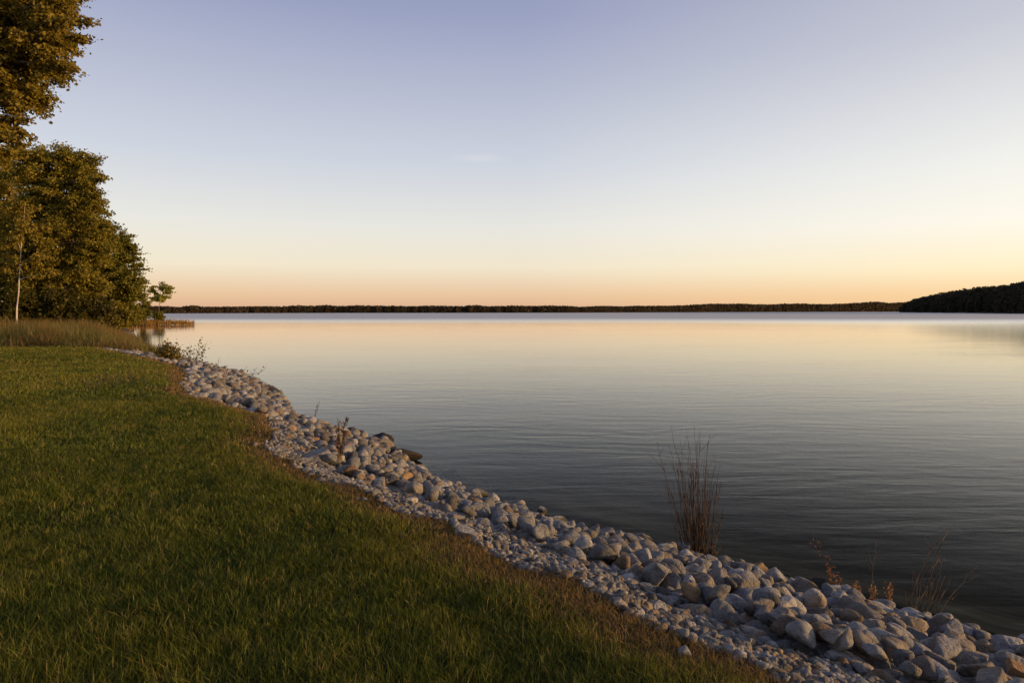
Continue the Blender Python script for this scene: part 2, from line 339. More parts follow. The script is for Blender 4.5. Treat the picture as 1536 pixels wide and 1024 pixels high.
# ------------------------------------------------------------------ rocks
def ico(sub):
    bm = bmesh.new(); bmesh.ops.create_icosphere(bm, subdivisions=sub, radius=1)
    V = np.array([v.co[:] for v in bm.verts]); Fc = np.array([[v.index for v in f.verts] for f in bm.faces]); bm.free(); return V, Fc
def n3(V, s, seed):
    r = np.random.default_rng(seed); o = 0
    for k in range(7):
        d = r.normal(size=3); d /= np.linalg.norm(d); o = o + np.sin(V @ d * s * r.uniform(.7, 1.5) + r.uniform(0, 6.3))
    return o / 7
def boulder(D, seed, p, k):
    r = np.random.default_rng(seed); ns = r.normal(size=(k, 3)); ns /= np.linalg.norm(ns, axis=1)[:, None]; hs = r.uniform(.62, 1.0, k)
    a = np.maximum(D @ ns.T, 0) / hs; rad = (np.sum(a ** p, 1) + .35 ** p) ** (-1 / p)
    V = D * np.minimum(rad, 1.5)[:, None]
    V = V * (1 + .05 * n3(D, 4, seed + 1) + .040 * n3(D, 11, seed + 2) + .016 * n3(D, 27, seed + 3))[:, None]
    lo, hi = V.min(0), V.max(0); return (V - (lo + hi) / 2) / ((hi - lo) / 2)
ROUND = list(range(0, 6)); ANG = list(range(6, 14))
SP = [(100 + i, (5, 7, 6, 6, 8, 7)[i], 13) for i in range(6)] + [(200 + i, (12, 16, 24, 14, 20, 28, 13, 18)[i], 9 + i % 4) for i in range(8)]
D5, F5 = ico(5); D3, F3 = ico(3); D2, F2 = ico(2)
HERO = []
for s, p, k in SP:
    me = npmesh('rock', boulder(D5, s, p, k), [F5], None, True); me.materials.append(M_ROCK); HERO.append(me)
LO3 = [boulder(D3, s, p, k) for s, p, k in SP]; LO2 = [boulder(D2, s, p, k) for s, p, k in SP]

def z6(l): return [(1100 + a / 3.523, 760 + b / 3.523, c / 3.523, d / 3.523) for a, b, c, d in l]
def z5(l): return [(800 + a / 3.6575, 620 + b / 3.6575, c / 3.6575, d / 3.6575) for a, b, c, d in l]
def z4(l): return [(400 + a / 3.072, 600 + b / 3.072, c / 3.072, d / 3.072) for a, b, c, d in l]
tr = z6([(20,305,70,50),(68,345,65,50),(135,345,90,90),(112,420,90,85),(35,405,65,60),(205,440,110,80),(155,490,135,75),(45,485,85,65),(300,490,150,80),(420,505,75,85),
 (345,425,80,60),(225,385,130,70),(505,490,120,85),(290,565,155,80),(425,590,130,65),(480,550,100,75),(120,600,165,120),(255,635,110,70),(360,645,110,105),(465,650,100,75),
 (545,625,95,85),(565,550,70,65),(640,590,120,110),(690,540,130,60),(830,600,270,110),(1010,620,200,80),(660,685,170,100),(790,680,105,95),(620,740,120,60),(530,705,65,60),
 (450,700,85,50),(930,670,140,80),(770,770,140,105),(1110,740,200,130),(940,735,100,60),(870,765,60,55),(945,775,90,60),(1035,795,80,70),(930,855,105,110),(1070,880,150,80),
 (1020,890,70,50),(1150,835,120,70),(1240,890,110,80),(1320,770,150,105),(1275,855,110,80),(1385,865,120,100),(1190,690,90,60),(1265,695,110,70),(1350,710,75,80),(1430,740,120,80),
 (1505,790,70,80),(1515,870,80,90),(1440,830,90,70),(1350,910,100,40),(990,580,60,35),(1085,635,90,50),(1525,725,40,60),(365,720,90,70),(275,700,70,50),(170,665,70,45),(230,780,60,70),(840,830,70,60),(600,800,70,45)])
tr += z5([(45,545,50,60),(140,590,95,55),(95,635,120,110),(245,640,75,55),(350,680,140,95),(265,695,95,75),(190,715,55,60),(60,695,110,90),(465,690,110,70),(600,690,95,70),
 (715,770,160,90),(780,745,130,75),(885,785,70,45),(700,830,115,75),(645,875,130,80),(395,780,90,70),(270,785,95,80),(445,810,80,80),(545,790,50,45),(385,845,90,80),
 (245,860,100,60),(775,880,80,45),(830,850,80,50),(875,940,150,130),(945,905,95,70),(755,940,85,90),(690,930,60,40),(1060,830,130,75),(1050,920,100,60),(545,890,70,55),(570,920,90,55),
 (605,980,70,80),(445,920,70,60),(310,910,80,45),(315,830,50,40),(350,765,50,40),(1040,985,140,65)])
tr += z4([(75,230,60,45),(165,150,50,35),(215,155,50,40),(262,155,40,35),(215,275,145,65),(290,330,55,40),(375,310,70,40),(300,285,50,40),(295,180,60,45),(420,285,70,40),
 (530,345,100,70),(600,345,40,45),(665,345,110,50),(465,205,60,60),(420,205,45,45),(650,380,60,45),(730,405,55,40),(680,430,75,40),(770,375,50,40),(640,475,90,55),(800,510,110,80),
 (835,460,125,75),(920,450,55,60),(965,485,80,70),(905,510,95,50),(990,435,60,45),(1040,490,70,50),(865,400,60,40),(1005,545,60,55),(990,578,50,40),(1090,570,90,60),(1125,495,110,70),
 (1150,560,40,45),(1200,605,80,70),(1180,630,85,75),(1105,625,65,50),(920,605,90,60),(150,205,60,40),(105,140,55,40)])
DARK = [(573,667,28,20),(612,690,36,13),(521,653,17,9),(537,656,14,10),(583,684,24,10),(406,594,17,14),(404,606,12,8),(214,521,12,6)]
WARM = [(356.7,603.5,15,14),(369,592,25,13),(405,617,18,9),(775,782,14,15),(339,590,12,9)]
rocks = []                             # dict(x,y,z,w,d,h,tone,proto,az)
def add_px(u, v, w, h, tone=None):
    p = ray_bank(u, v, .25 * h / F * 6); Y = p[1]; dist = Y; W = w / F * dist * 1.24; Hp = h / F * dist * 1.22
    ph = math.atan((v - HZ) / F); Dp = .92 * W; Hh = Hp ** 2 - (Dp * math.sin(ph)) ** 2
    if tone == 'dark': p = (p[0], p[1] + .08, max(p[2], 0) + .07)
    H = max(math.sqrt(max(Hh, 0)) / math.cos(ph), .55 * Hp, .45 * W)
    rocks.append(dict(x=p[0], y=p[1], z=p[2] + .10 * H, w=W / 2, d=Dp / 2, h=H / 2, tone=tone, az=-math.atan2(p[0], p[1]), tilt=.18))
for q in tr: add_px(*q)
for q in DARK: add_px(*q, tone='dark')
for q in WARM: add_px(*q, tone='tan')
# pack the rest of the bank: bigger stones towards the water, gravel towards the grass
grid = {}
def cell(x, y): return (int(math.floor(x / .5)), int(math.floor(y / .5)))
def put(x, y, r): grid.setdefault(cell(x, y), []).append((x, y, r))
def free(x, y, r, k):
    cx, cy = cell(x, y)
    for i in (-1, 0, 1):
        for j in (-1, 0, 1):
            for (a, b, q) in grid.get((cx + i, cy + j), ()):
                if (a - x) ** 2 + (b - y) ** 2 < (k * (r + q)) ** 2: return False
    return True
for r in rocks: put(r['x'], r['y'], (r['w'] + r['d']) / 2 * .82)
loose = []
def pool(n, y0, y1):
    x0, x1 = (-4, 8) if y1 < 13 else (-9.5, 0) if y1 < 24 else (-32, -6)
    P = np.stack([rng.uniform(x0, x1, n), rng.uniform(y0, y1, n)], 1); ok = (P[:, 0] < .86 * P[:, 1] + 1.0); P = P[ok]
    zz, dL, dW, iL, iW, t = terrain(P); ok = ((iW & ~iL) | (~iW & (dW < (.10 if y1 < 13 else .22)))) & (dW + dL < 12)
    return P[ok], zz[ok], dL[ok], iW[ok], t[ok]
def stone(x, y, zb, s, tilt, tt): return dict(x=x, y=y, z=zb, w=s * random.uniform(.95, 1.35), d=s * random.uniform(.8, 1.1), h=s * random.uniform(.62, .98), tone=None, az=random.uniform(0, 6.28), tilt=tilt, t=tt)
def fill(pl, a, b, size, k):
    P, zz, dL, iW, t = pl
    for i in range(int(a * len(P)), int(b * len(P))):
        tt = t[i] if iW[i] else 1.; far = min(1, max(0, (P[i, 1] - 9) / 14))
        s = size * (.42 + .75 * min(1, tt * 1.75 + .45 * far)) * random.uniform(.7, 1.3)
        if tt < random.uniform(.0, .26) and far < .6: s = min(s, random.uniform(.035, .06))
        if P[i, 1] > 30: s *= .62
        if dL[i] < s * .5 and iW[i]: continue
        if free(P[i, 0], P[i, 1], s, k): put(P[i, 0], P[i, 1], s); loose.append(stone(P[i, 0], P[i, 1], zz[i] + s * .15, s, .5, tt))
for y0, y1, n in ((2, 12.9, 230000), (13, 23.9, 110000), (24, 52, 120000)):
    pl = pool(n, y0, y1); sz = [(.125, .72, .015), (.10, .70, .06), (.078, .68, .2), (.056, .66, .5), (.040, .64, 1.)] if y1 < 13 else [(.16, .72, .03), (.12, .70, .12), (.09, .68, .5)]
    f0 = 0
    for size, k, f1 in sz:
        if y0 >= 24 and size < .095: break
        fill(pl, f0, f1, size, k); f0 = f1
    if y1 < 20:
        P = np.stack([rng.uniform(-4, 3, 5000), rng.uniform(2.5, 11, 5000)], 1); zz, dL, dW, iL, iW, t = terrain(P)
        for i in np.nonzero(iL & (dL < .22) & (rng.random(5000) < .07))[0]: loose.append(stone(P[i, 0], P[i, 1], zz[i] + .012, random.uniform(.015, .04), .5, 0.))
        P = np.stack([rng.uniform(-9, 8, 9000), rng.uniform(y0, y1, 9000)], 1); zz, dL, dW, iL, iW, t = terrain(P)
        for i in np.nonzero(~iW & (dW < 1.6) & (P[:, 0] < .86 * P[:, 1] + 1) & (rng.random(9000) < .9 - .5 * dW))[0]:
            q_ = random.uniform(.04, .12)
            if zz[i] + q_ * .8 < -.03 and free(P[i, 0], P[i, 1], q_, .7): put(P[i, 0], P[i, 1], q_); loose.append(stone(P[i, 0], P[i, 1], zz[i], q_, .5, 9.))
    # a second, looser layer lying on the first, and fine gravel in the joints
    P, zz, dL, iW, t = pl; q = rng.permutation(len(P))
    for i in q[:900 if y1 < 13 else 420]:
        tt = t[i] if iW[i] else 1.
        if tt > .25 and dL[i] > .3: s = random.uniform(.045, .10) * (1 if y1 < 13 else 1.4); loose.append(stone(P[i, 0], P[i, 1], zz[i] + .10 + s * .3, s, .6, tt))
    if y1 < 13:
        for i in q[1000:40000]:
            if iW[i] and P[i, 1] < 9.5 and random.random() < 1. - 2.4 * t[i]: s = random.uniform(.014, .036); loose.append(stone(P[i, 0], P[i, 1], zz[i] + s * .3 + random.uniform(0, .035), s, .6, t[i]))
for r in rocks:
    r['t'] = None
def apparent(r): return math.sqrt(r['w'] * max(r['h'], r['d'] * .6)) / r['y']
def inview(r):
    if r['t'] == 9.: return False
    u = CX + F * r['x'] / r['y']; v = HZ + F * (HC - r['z']) / r['y']; return u < 1545 and v < 1030
cand = sorted([r for r in loose if inview(r)], key=apparent, reverse=True)
take = cand[:max(0, 298 - len(rocks))]; ids = {id(r) for r in take}
rocks += take; loose = [r for r in loose if id(r) not in ids]
TONES = {'pale': (.285, .273, .255), 'grey': (.200, .192, .180), 'brownish': (.182, .158, .128), 'tan': (.25, .165, .085), 'dark': (.030, .024, .017)}
PT = np.array([(r['x'], r['y']) for r in rocks]); _, rdL, rdW, riL, riW, rt = terrain(PT)
ORD = 'first second third fourth fifth sixth seventh eighth ninth tenth eleventh twelfth thirteenth fourteenth fifteenth sixteenth'.split()
ZONES = [(1430, 'in the bottom right corner'), (1345, 'below bare branching bush'), (1235, 'below brown leafy stalks'), (1095, 'right of red twig clump'), (985, 'beside red twig clump'),
         (850, 'left of red twig clump'), (700, 'midway along the bank'), (560, 'near dark wet slabs'), (485, 'around paired dry stalks'), (420, 'near lone seed stalk'), (0, 'on far rocky point')]
keyed = {}
sizes = sorted(max(r['w'], r['d']) for r in rocks); s1, s2 = sizes[len(sizes) // 3], sizes[2 * len(sizes) // 3]
for i, r in enumerate(rocks):
    R = random.Random(i * 7 + 1)
    if r['tone'] is None: r['tone'] = R.choices(['pale', 'grey', 'brownish', 'tan'], (.3, .42, .22, .06))[0]
    ang = R.random() < .45; r['proto'] = R.choice(ANG if ang else ROUND)
    asp = max(r['w'], r['d']) / r['h']
    shape = 'flat' if asp > 1.75 else ('angular' if ang else 'rounded')
    sz = 'small' if max(r['w'], r['d']) < s1 else 'medium' if max(r['w'], r['d']) < s2 else 'large'
    tt = rt[i] if riW[i] else 1.
    row = 'at the waterline' if tt > .72 else 'by the grass edge' if tt < .33 else 'halfway down'
    u = CX + F * r['x'] / r['y']; zone = next(zn for lim, zn in ZONES if u >= lim)
    tone = 'dark wet' if r['tone'] == 'dark' else r['tone']
    keyed.setdefault(f'{sz} {tone} {shape} rock {row} {zone}', []).append((u, i))
labels = {}
for k, l in keyed.items():
    l.sort()
    for j, (u, i) in enumerate(l): labels[i] = k if len(l) == 1 else f'{k}, {ORD[j]} from left' if j < len(ORD) else k
for i, r in enumerate(rocks):
    o = bpy.data.objects.new('rock', HERO[r['proto']]); C.objects.link(o)
    R = random.Random(i + 500)
    o.location = (r['x'], r['y'], r['z']); o.rotation_euler = (R.uniform(-1, 1) * r['tilt'], R.uniform(-1, 1) * r['tilt'], r['az'] + R.uniform(-.2, .2) + (math.pi if R.random() < .5 else 0))
    o.scale = (r['w'], r['d'], r['h']); b = np.array(TONES[r['tone']]) * R.uniform(.85, 1.15); b = b * R.uniform(.8, 1.2); o.color = (*b, 1)
    tag(o, labels[i], 'rock', 'rocks of the shore bank')
def euler_mats(n, tilt, az):
    a = rng.uniform(-1, 1, n) * tilt; b = rng.uniform(-1, 1, n) * tilt; out = np.zeros((n, 3, 3))
    ca, sa, cb, sb, cz, sz = np.cos(a), np.sin(a), np.cos(b), np.sin(b), np.cos(az), np.sin(az); o = np.zeros(n); e = np.ones(n)
    Rx = np.stack([e, o, o, o, ca, -sa, o, sa, ca], 1).reshape(n, 3, 3); Ry = np.stack([cb, o, sb, o, e, o, -sb, o, cb], 1).reshape(n, 3, 3)
    Rz = np.stack([cz, -sz, o, sz, cz, o, o, o, e], 1).reshape(n, 3, 3); return Rz @ Ry @ Rx
parts = []
rn = np.random.default_rng(3); tk = list(TONES)[:4]
for near in (True, False):
    LL = [r for r in loose if (r['y'] < 8.5 and max(r['w'], r['d']) > .03) == near]
    Db, Fb = (LO3, F3) if near else (LO2, F2)
    pr = rn.integers(0, len(Db), len(LL))
    for p in range(len(Db)):
        S = [r for r, q in zip(LL, pr) if q == p]
        if not S: continue
        n = len(S); Rm = euler_mats(n, np.array([r['tilt'] for r in S]), np.array([r['az'] for r in S])); sc3 = np.array([(r['w'], r['d'], r['h']) for r in S]); loc = np.array([(r['x'], r['y'], r['z']) for r in S])
        V = np.einsum('nij,nkj->nki', Rm, Db[p][None] * sc3[:, None]) + loc[:, None]
        tc = np.array([np.array(TONES[rn.choice(tk, p=(.3, .42, .22, .06))]) * rn.uniform(.5, 1.2) for _ in S])
        K = len(Db[p]); parts.append((V.reshape(-1, 3), [(Fb[None] + (np.arange(n) * K)[:, None, None]).reshape(-1, 3)], np.repeat(tc, K, 0)))
V, fs, c = merge(parts)
tag(link('rubble', npmesh('rubble', V, fs, c, True), M_RUBBLE), 'small grey stones and gravel packed between the bigger rocks', 'rubble', kind='stuff')

# ------------------------------------------------------------------ stems, trees, shrubs
def tubes(paths, n=6, col=None):
    """paths: list of (pts (k,3), radii (k,))"""
    Vs, Fs, o = [], [], 0; cap = []
    ang = np.arange(n) / n * 2 * np.pi
    for pts, rad in paths:
        pts = np.asarray(pts, float); rad = np.asarray(rad, float); k = len(pts)
        T = np.gradient(pts, axis=0); T /= np.linalg.norm(T, axis=1)[:, None] + 1e-9
        ref = np.where(np.abs(T[:, 2:3]) > .9, np.array([[1., 0, 0]]), np.array([[0, 0, 1.]]))
        A = np.cross(T, ref); A /= np.linalg.norm(A, axis=1)[:, None] + 1e-9; B = np.cross(T, A)
        R = pts[:, None] + rad[:, None, None] * (np.cos(ang)[None, :, None] * A[:, None] + np.sin(ang)[None, :, None] * B[:, None])
        Vs.append(R.reshape(-1, 3)); i = np.arange(n); j = (i + 1) % n
        for a in range(k - 1): Fs.append(np.stack([o + a * n + i, o + a * n + j, o + (a + 1) * n + j, o + (a + 1) * n + i], 1))
        o += k * n
    return np.vstack(Vs), [np.vstack(Fs)]
def curve(a, b, k=7, wob=.05, sag=0., r=random):
    a = np.array(a, float); b = np.array(b, float); L = np.linalg.norm(b - a); t = np.linspace(0, 1, k)[:, None]
    p = a + (b - a) * t; w = np.array([[r.gauss(0, 1) for _ in range(3)] for _ in range(k)]) * wob * L
    w = np.cumsum(w, 0) * .5; w -= t * w[-1]; w[0] = 0; p = p + w; p[:, 2] += sag * L * np.sin(np.pi * t[:, 0]); return p
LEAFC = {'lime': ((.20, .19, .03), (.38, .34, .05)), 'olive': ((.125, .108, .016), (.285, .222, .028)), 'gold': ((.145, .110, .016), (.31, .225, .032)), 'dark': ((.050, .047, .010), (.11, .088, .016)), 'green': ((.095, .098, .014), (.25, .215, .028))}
def leaves(pos, out_dir, n_per, twig, size, pal, flat=.5, droop=.15):
    n = len(pos); m_ = n * n_per; p = np.repeat(pos, n_per, 0); d = np.repeat(out_dir, n_per, 0)
    s = rng.uniform(-.5, .7, m_)[:, None]; off = rng.normal(0, 1, (m_, 3)) * twig * .22 * np.array((1, 1, flat))
    c = p + d * s * twig + off; c[:, 2] -= droop * twig * (np.maximum(s[:, 0], 0) ** 2)
    ax = d * .7 + rng.normal(0, .75, (m_, 3)); ax[:, 2] -= .3; ax /= np.linalg.norm(ax, axis=1)[:, None]
    nr = rng.normal(0, .8, (m_, 3)); nr[:, 2] += .7; sd = np.cross(ax, nr); sd /= np.linalg.norm(sd, axis=1)[:, None] + 1e-9
    L = (size * rng.uniform(.6, 1.25, m_))[:, None]; W = L * rng.uniform(.26, .40, m_)[:, None]
    V = np.stack([c - ax * L * .5, c + sd * W, c + ax * L * .5, c - sd * W], 1).reshape(-1, 3)
    a, b = (np.array(x) for x in LEAFC[pal]); f = np.repeat(rng.random(n), n_per)[:, None] * .6 + rng.random((m_, 1)) * .4
    col = (a * (1 - f) + b * f) * rng.uniform(.75, 1.25, (m_, 1))
    return V, [np.arange(m_ * 4).reshape(-1, 4)], np.repeat(col, 4, 0)
def tree(name, base, lobes, label, cat, pal, n_cl, n_per, twig, size, trunk_r, group=None, bark=None, flat=.5, droop=.15, trunk_top=None, crown='crown', stem='trunk', stems=1, shell=.55, seed=1):
    """lobes: (x,y,z,rx,ry,rz)"""
    r = random.Random(seed); root = empty(name, base); tag(root, label, cat, group)
    lob = np.array(lobes, float); vol = lob[:, 3] * lob[:, 5]; cnt = np.maximum(3, (n_cl * vol / vol.sum()).astype(int))
    pos, od, tw = [], [], []
    base = np.array(base, float); ctr = (lob[:, :3] * vol[:, None]).sum(0) / vol.sum()
    top = np.array(trunk_top, float) if trunk_top is not None else np.array((ctr[0], ctr[1], lob[:, 2].max()))
    for s in range(stems):
        b0 = base + (np.array((r.gauss(0, .25), r.gauss(0, .25), -.05)) if stems > 1 else np.array((0, 0, -.1)))
        tp = top + (np.array((r.gauss(0, 1), r.gauss(0, 1), r.gauss(0, .5))) * lob[:, 3].mean() * .6 if stems > 1 else 0)
        tr_ = curve(b0, tp, 10, .012, 0, r); f = np.linspace(1, .12, 10); f[0] = 1.45; tw.append((tr_, trunk_r * f))
    for (x, y, z_, rx, ry, rz), c in zip(lob, cnt):
        nb = max(5, int(c / 5)); bd = rng.normal(size=(nb, 3)); bd /= np.linalg.norm(bd, axis=1)[:, None]; bl = rng.uniform(.70, 1.08, nb)
        bi = rng.integers(0, nb, c); rr = rng.uniform(shell ** 2, 1., c) ** .5; d = bd[bi]
        q = np.array((x, y, z_)) + d * (rr * bl[bi])[:, None] * np.array((rx, ry, rz)) + rng.normal(0, .085, (c, 3)) * np.array((rx, ry, rz * .8)); pos.append(q)
        o = d + (q - ctr) * .06 + rng.normal(0, .25, (c, 3)); o[:, 2] *= .6; o /= np.linalg.norm(o, axis=1)[:, None] + 1e-9; od.append(o)
        k = min(8, max(2, int(np.argmin(np.abs(tr_[:, 2] - (z_ - rz * .7)))))); lc = np.array((x, y, z_))
        tw.append((curve(tr_[k], lc, 6, .05, .04, r), np.linspace(trunk_r * .42, trunk_r * .10, 6)))
        for q_ in q[:min(c, 16)]: tw.append((curve(lc, q_, 4, .06, .03, r), np.linspace(trunk_r * .10, trunk_r * .025, 4)))
    pos = np.vstack(pos); od = np.vstack(od); k = pos[:, 2] > base[2] + .15; pos, od = pos[k], od[k]
    V, fs, c = leaves(pos, od, n_per, twig, size, pal, flat, droop); V[:, 2] = np.maximum(V[:, 2], base[2] + .02)
    Vt, ft = tubes(tw); link(stem, npmesh(stem, Vt, ft, None, True), bark or M_BARK, root)
    link(crown, npmesh(crown, V, fs, c), M_LEAF, root); return root
def lobes_px(l, Y, jit=.6, depth=.9, seed=0):
    r = random.Random(seed); o = []
    for u, v, ru, rv in l:
        y = Y + r.uniform(-jit, jit) * 1.5; p = at(u, v, y); o.append((p.x, p.y, p.z, ru / F * y, max(ru, rv) / F * y * depth, rv / F * y))
    return o
def gz(x, y): return float(terrain(np.array([[x, y]]))[0][0])
def base_at(u, Y): x = (u - CX) / F * Y; return (x, Y, gz(x, Y))
tree('broadleaf_tree', base_at(-150, 22), lobes_px([(50,-45,75,60),(15,35,75,60),(86,8,36,20),(98,34,32,15),(96,64,32,14),(62,66,45,30),(52,100,45,24),(84,98,24,12),(15,148,45,30),(46,158,20,16),(8,190,36,20),(25,125,35,14),(-60,60,70,110),(-80,-90,170,90),(110,-110,70,55),(-10,215,38,20),(5,75,60,40),(10,232,18,10)], 22, .8),
     'tall near tree with golden brown leaves overhanging the top left corner', 'tree', 'gold', 4200, 34, .50, .125, .30, seed=2, trunk_top=at(-90, -200, 22))
tree('broadleaf_tree', base_at(92, 52), lobes_px([(85,252,48,34),(122,258,32,28),(52,252,40,30),(138,272,15,14),(92,298,58,28),(132,312,36,26),(70,330,62,50),(112,365,52,48),(50,400,52,52),(150,340,18,18),(100,425,60,40)], 52, 1.),
     'big dense olive tree with rounded top, tallest of the trees by the lake', 'tree', 'olive', 3000, 36, .75, .20, .28, 'trees on the left shore', seed=3)
tree('broadleaf_tree', base_at(180, 60), lobes_px([(176,362,20,15),(188,384,22,14),(180,405,30,18),(192,425,24,16),(184,448,30,22),(166,462,36,24),(196,470,14,12),(150,420,34,44),(160,385,24,30)], 60, 1.),
     'lower green tree with feathery sprays at the right end of the shore trees', 'tree', 'green', 2000, 32, .75, .20, .20, 'trees on the left shore', flat=.25, droop=.3, seed=4)
tree('broadleaf_tree', base_at(-20, 58), lobes_px([(12,228,22,16),(8,258,32,24),(15,298,36,34),(0,345,46,46),(-45,300,60,90),(30,330,30,30),(-10,400,50,40)], 58, 1.),
     'golden orange tree at the left edge behind the dense olive tree', 'tree', 'gold', 1500, 24, .85, .24, .26, 'trees on the left shore', seed=5)
tree('birch_tree', base_at(23, 46.5), lobes_px([(36,318,20,16),(48,345,22,16),(24,358,22,14),(56,385,16,14),(14,395,18,16),(68,410,12,12)], 46.5, .5),
     'slender tree with thin pale trunk and sparse orange leaves', 'tree', 'gold', 330, 16, .7, .2, .062, 'trees on the left shore', bark=M_PALEBARK, seed=6, trunk_top=at(37, 310, 46.5))
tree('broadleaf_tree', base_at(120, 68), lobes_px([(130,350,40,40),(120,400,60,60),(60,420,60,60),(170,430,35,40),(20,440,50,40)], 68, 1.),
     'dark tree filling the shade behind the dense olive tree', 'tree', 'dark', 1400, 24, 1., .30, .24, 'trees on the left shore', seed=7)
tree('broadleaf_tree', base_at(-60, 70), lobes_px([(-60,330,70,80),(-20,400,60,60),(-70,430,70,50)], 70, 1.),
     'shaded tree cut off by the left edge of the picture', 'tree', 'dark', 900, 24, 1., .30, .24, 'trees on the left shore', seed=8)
tree('small_tree', base_at(236, 129), lobes_px([(240,430,9,6),(232,438,7,5),(249,435,8,5),(241,443,12,6),(255,439,4,3),(231,450,6,3),(247,449,7,3)], 129, 1.),
     'small airy tree standing alone on the spit', 'tree', 'lime', 190, 18, .8, .34, .14, flat=.3, droop=.1, trunk_top=at(240, 446, 129), seed=9)
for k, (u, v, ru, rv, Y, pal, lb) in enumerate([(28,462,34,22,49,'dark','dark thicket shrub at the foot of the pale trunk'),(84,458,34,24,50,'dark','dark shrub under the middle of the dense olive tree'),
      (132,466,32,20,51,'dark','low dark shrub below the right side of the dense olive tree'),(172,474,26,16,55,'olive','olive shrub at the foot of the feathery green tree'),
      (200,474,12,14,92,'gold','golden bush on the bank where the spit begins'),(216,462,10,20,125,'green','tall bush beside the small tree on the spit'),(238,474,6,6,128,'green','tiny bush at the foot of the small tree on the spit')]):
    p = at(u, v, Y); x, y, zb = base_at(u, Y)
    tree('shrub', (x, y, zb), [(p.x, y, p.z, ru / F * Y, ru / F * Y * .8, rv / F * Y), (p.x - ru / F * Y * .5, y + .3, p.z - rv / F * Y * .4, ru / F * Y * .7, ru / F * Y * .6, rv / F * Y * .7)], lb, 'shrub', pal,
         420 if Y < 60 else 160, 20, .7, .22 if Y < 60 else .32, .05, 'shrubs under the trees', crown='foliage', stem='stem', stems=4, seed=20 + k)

def stem_obj(root, path, r0, mt, twigs=0, name='stem', r=random):
    k = len(path); L = [(path, np.linspace(r0, r0 * .3, k))]
    for _ in range(twigs):
        i = r.randint(max(1, k // 3), k - 2); d = path[min(i + 1, k - 1)] - path[i]; d = d / (np.linalg.norm(d) + 1e-9); ln = r.uniform(.06, .2) * np.linalg.norm(path[-1] - path[0])
        e = path[i] + d * ln + np.array((r.gauss(0, .45), r.gauss(0, .45), r.uniform(0, .4))) * ln; L.append((curve(path[i], e, 4, .05, 0, r), np.linspace(r0 * .5, r0 * .2, 4)))
    V, f = tubes(L, 5); return link(name, npmesh(name, V, f, None, True), mt, root)
def seed_heads(root, pts, size, col, name='seed_head', spread=.5):
    pts = np.asarray(pts, float); n = len(pts); d = rng.normal(size=(n, 3)); d /= np.linalg.norm(d, axis=1)[:, None]
    s = np.cross(d, rng.normal(size=(n, 3))); s /= np.linalg.norm(s, axis=1)[:, None]; L = (size * rng.uniform(.5, 1.3, n))[:, None]
    V = np.stack([pts - d * L * .5, pts + s * L * spread * .5, pts + d * L * .5, pts - s * L * spread * .5], 1).reshape(-1, 3)
    c = np.repeat(np.array(col) * rng.uniform(.6, 1.4, (n, 1)), 4, 0); link(name, npmesh(name, V, [np.arange(4 * n).reshape(-1, 4)], c), M_DRY, root)
def along(path, n, sp, lo=.3, hi=1.):
    path = np.asarray(path); t = rng.uniform(lo, hi, n) * (len(path) - 1.001); i = t.astype(int); f = (t - i)[:, None]
    return path[i] * (1 - f) + path[i + 1] * f + rng.normal(0, sp, (n, 3))
def plant(name, label, cat, bu, bv, stems, r0, mt, twigs=0, heads=None, spread=8, group=None, zoff=.0, wob=.03, lift=0., seed=0, head_name='seed_head'):
    """stems: list of (tip u, tip v[, base u]); heads = (per stem, size, colour, scatter, lo)"""
    r = random.Random(seed); b = ray_bank(bu, bv, lift); Y = b[1]; root = empty(name, (b[0], b[1], b[2] - .03)); tag(root, label, cat, group)
    hp = []
    for s in stems:
        bx = s[2] if len(s) > 2 else bu + r.uniform(-spread, spread); y = Y + r.uniform(-.5, .5) * spread / F * Y * 1.6
        a = np.array(((bx - CX) / F * Y, y, b[2] - .06 + zoff)); tp = at(s[0], s[1], y + r.uniform(-.15, .15) * abs(bv - s[1]) / F * Y)
        p = curve(a, np.array(tp), 9, wob, 0, r); so = stem_obj(root, p, r0 * r.uniform(.7, 1.2), mt, twigs, 'stem', r)
        if heads: seed_heads(so, along(p, heads[0], heads[3], heads[4]), heads[1], heads[2], head_name)
    return root
R = random.Random(5); tips = [(986,662,1034),(1007,638,1038),(1001,664,1036),(1041,637,1045),(1031,654,1046),(1052,658,1049),(1062,660,1052),(1073,680,1056),(1060,688,1051),(1026,690,1040),(1078,728,1058),(1080,752,1060),(995,700,1032),(1014,690,1037),(1035,670,1043),(1044,660,1047),(1020,660,1041),(1068,705,1054),(1009,720,1034)]
tips += [(1045 + (q := R.gauss(0, 1)) * 17, R.uniform(690, 790), 1047 + q * 9) for _ in range(58)]
plant('twig_shrub', 'upright clump of bare reddish brown twigs rising from the waterline rocks', 'shrub', 1047, 828, tips, .0050, M_TWIG, 2, (2, .02, (.10, .05, .03), .006, .5), 10, seed=3, wob=.022)
plant('weed', 'small pale weed at the right foot of the red twig clump', 'weed', 1073, 832, [(1066,808),(1075,812),(1081,818),(1070,820),(1061,815)], .002, M_DRYSTEM, 2, (7, .022, (.22, .13, .06), .012, .4), 5, seed=4, head_name='leaf_cluster')
plant('bare_bush', 'sparse bare bush of long leaning twigs at bottom right', 'bush', 1378, 920, [(1423,794,1376),(1400,810,1366),(1471,842,1392),(1416,832,1380),(1391,838,1366),(1417,863,1388),(1357,879,1362),(1420,822,1378),(1400,870,1384),(1378,862,1370),(1390,880,1380),(1410,890,1392),(1365,890,1368),(1430,860,1390)], .0056, M_DRYSTEM, 3, (4, .016, (.16, .08, .04), .02, .1), 8, seed=5)
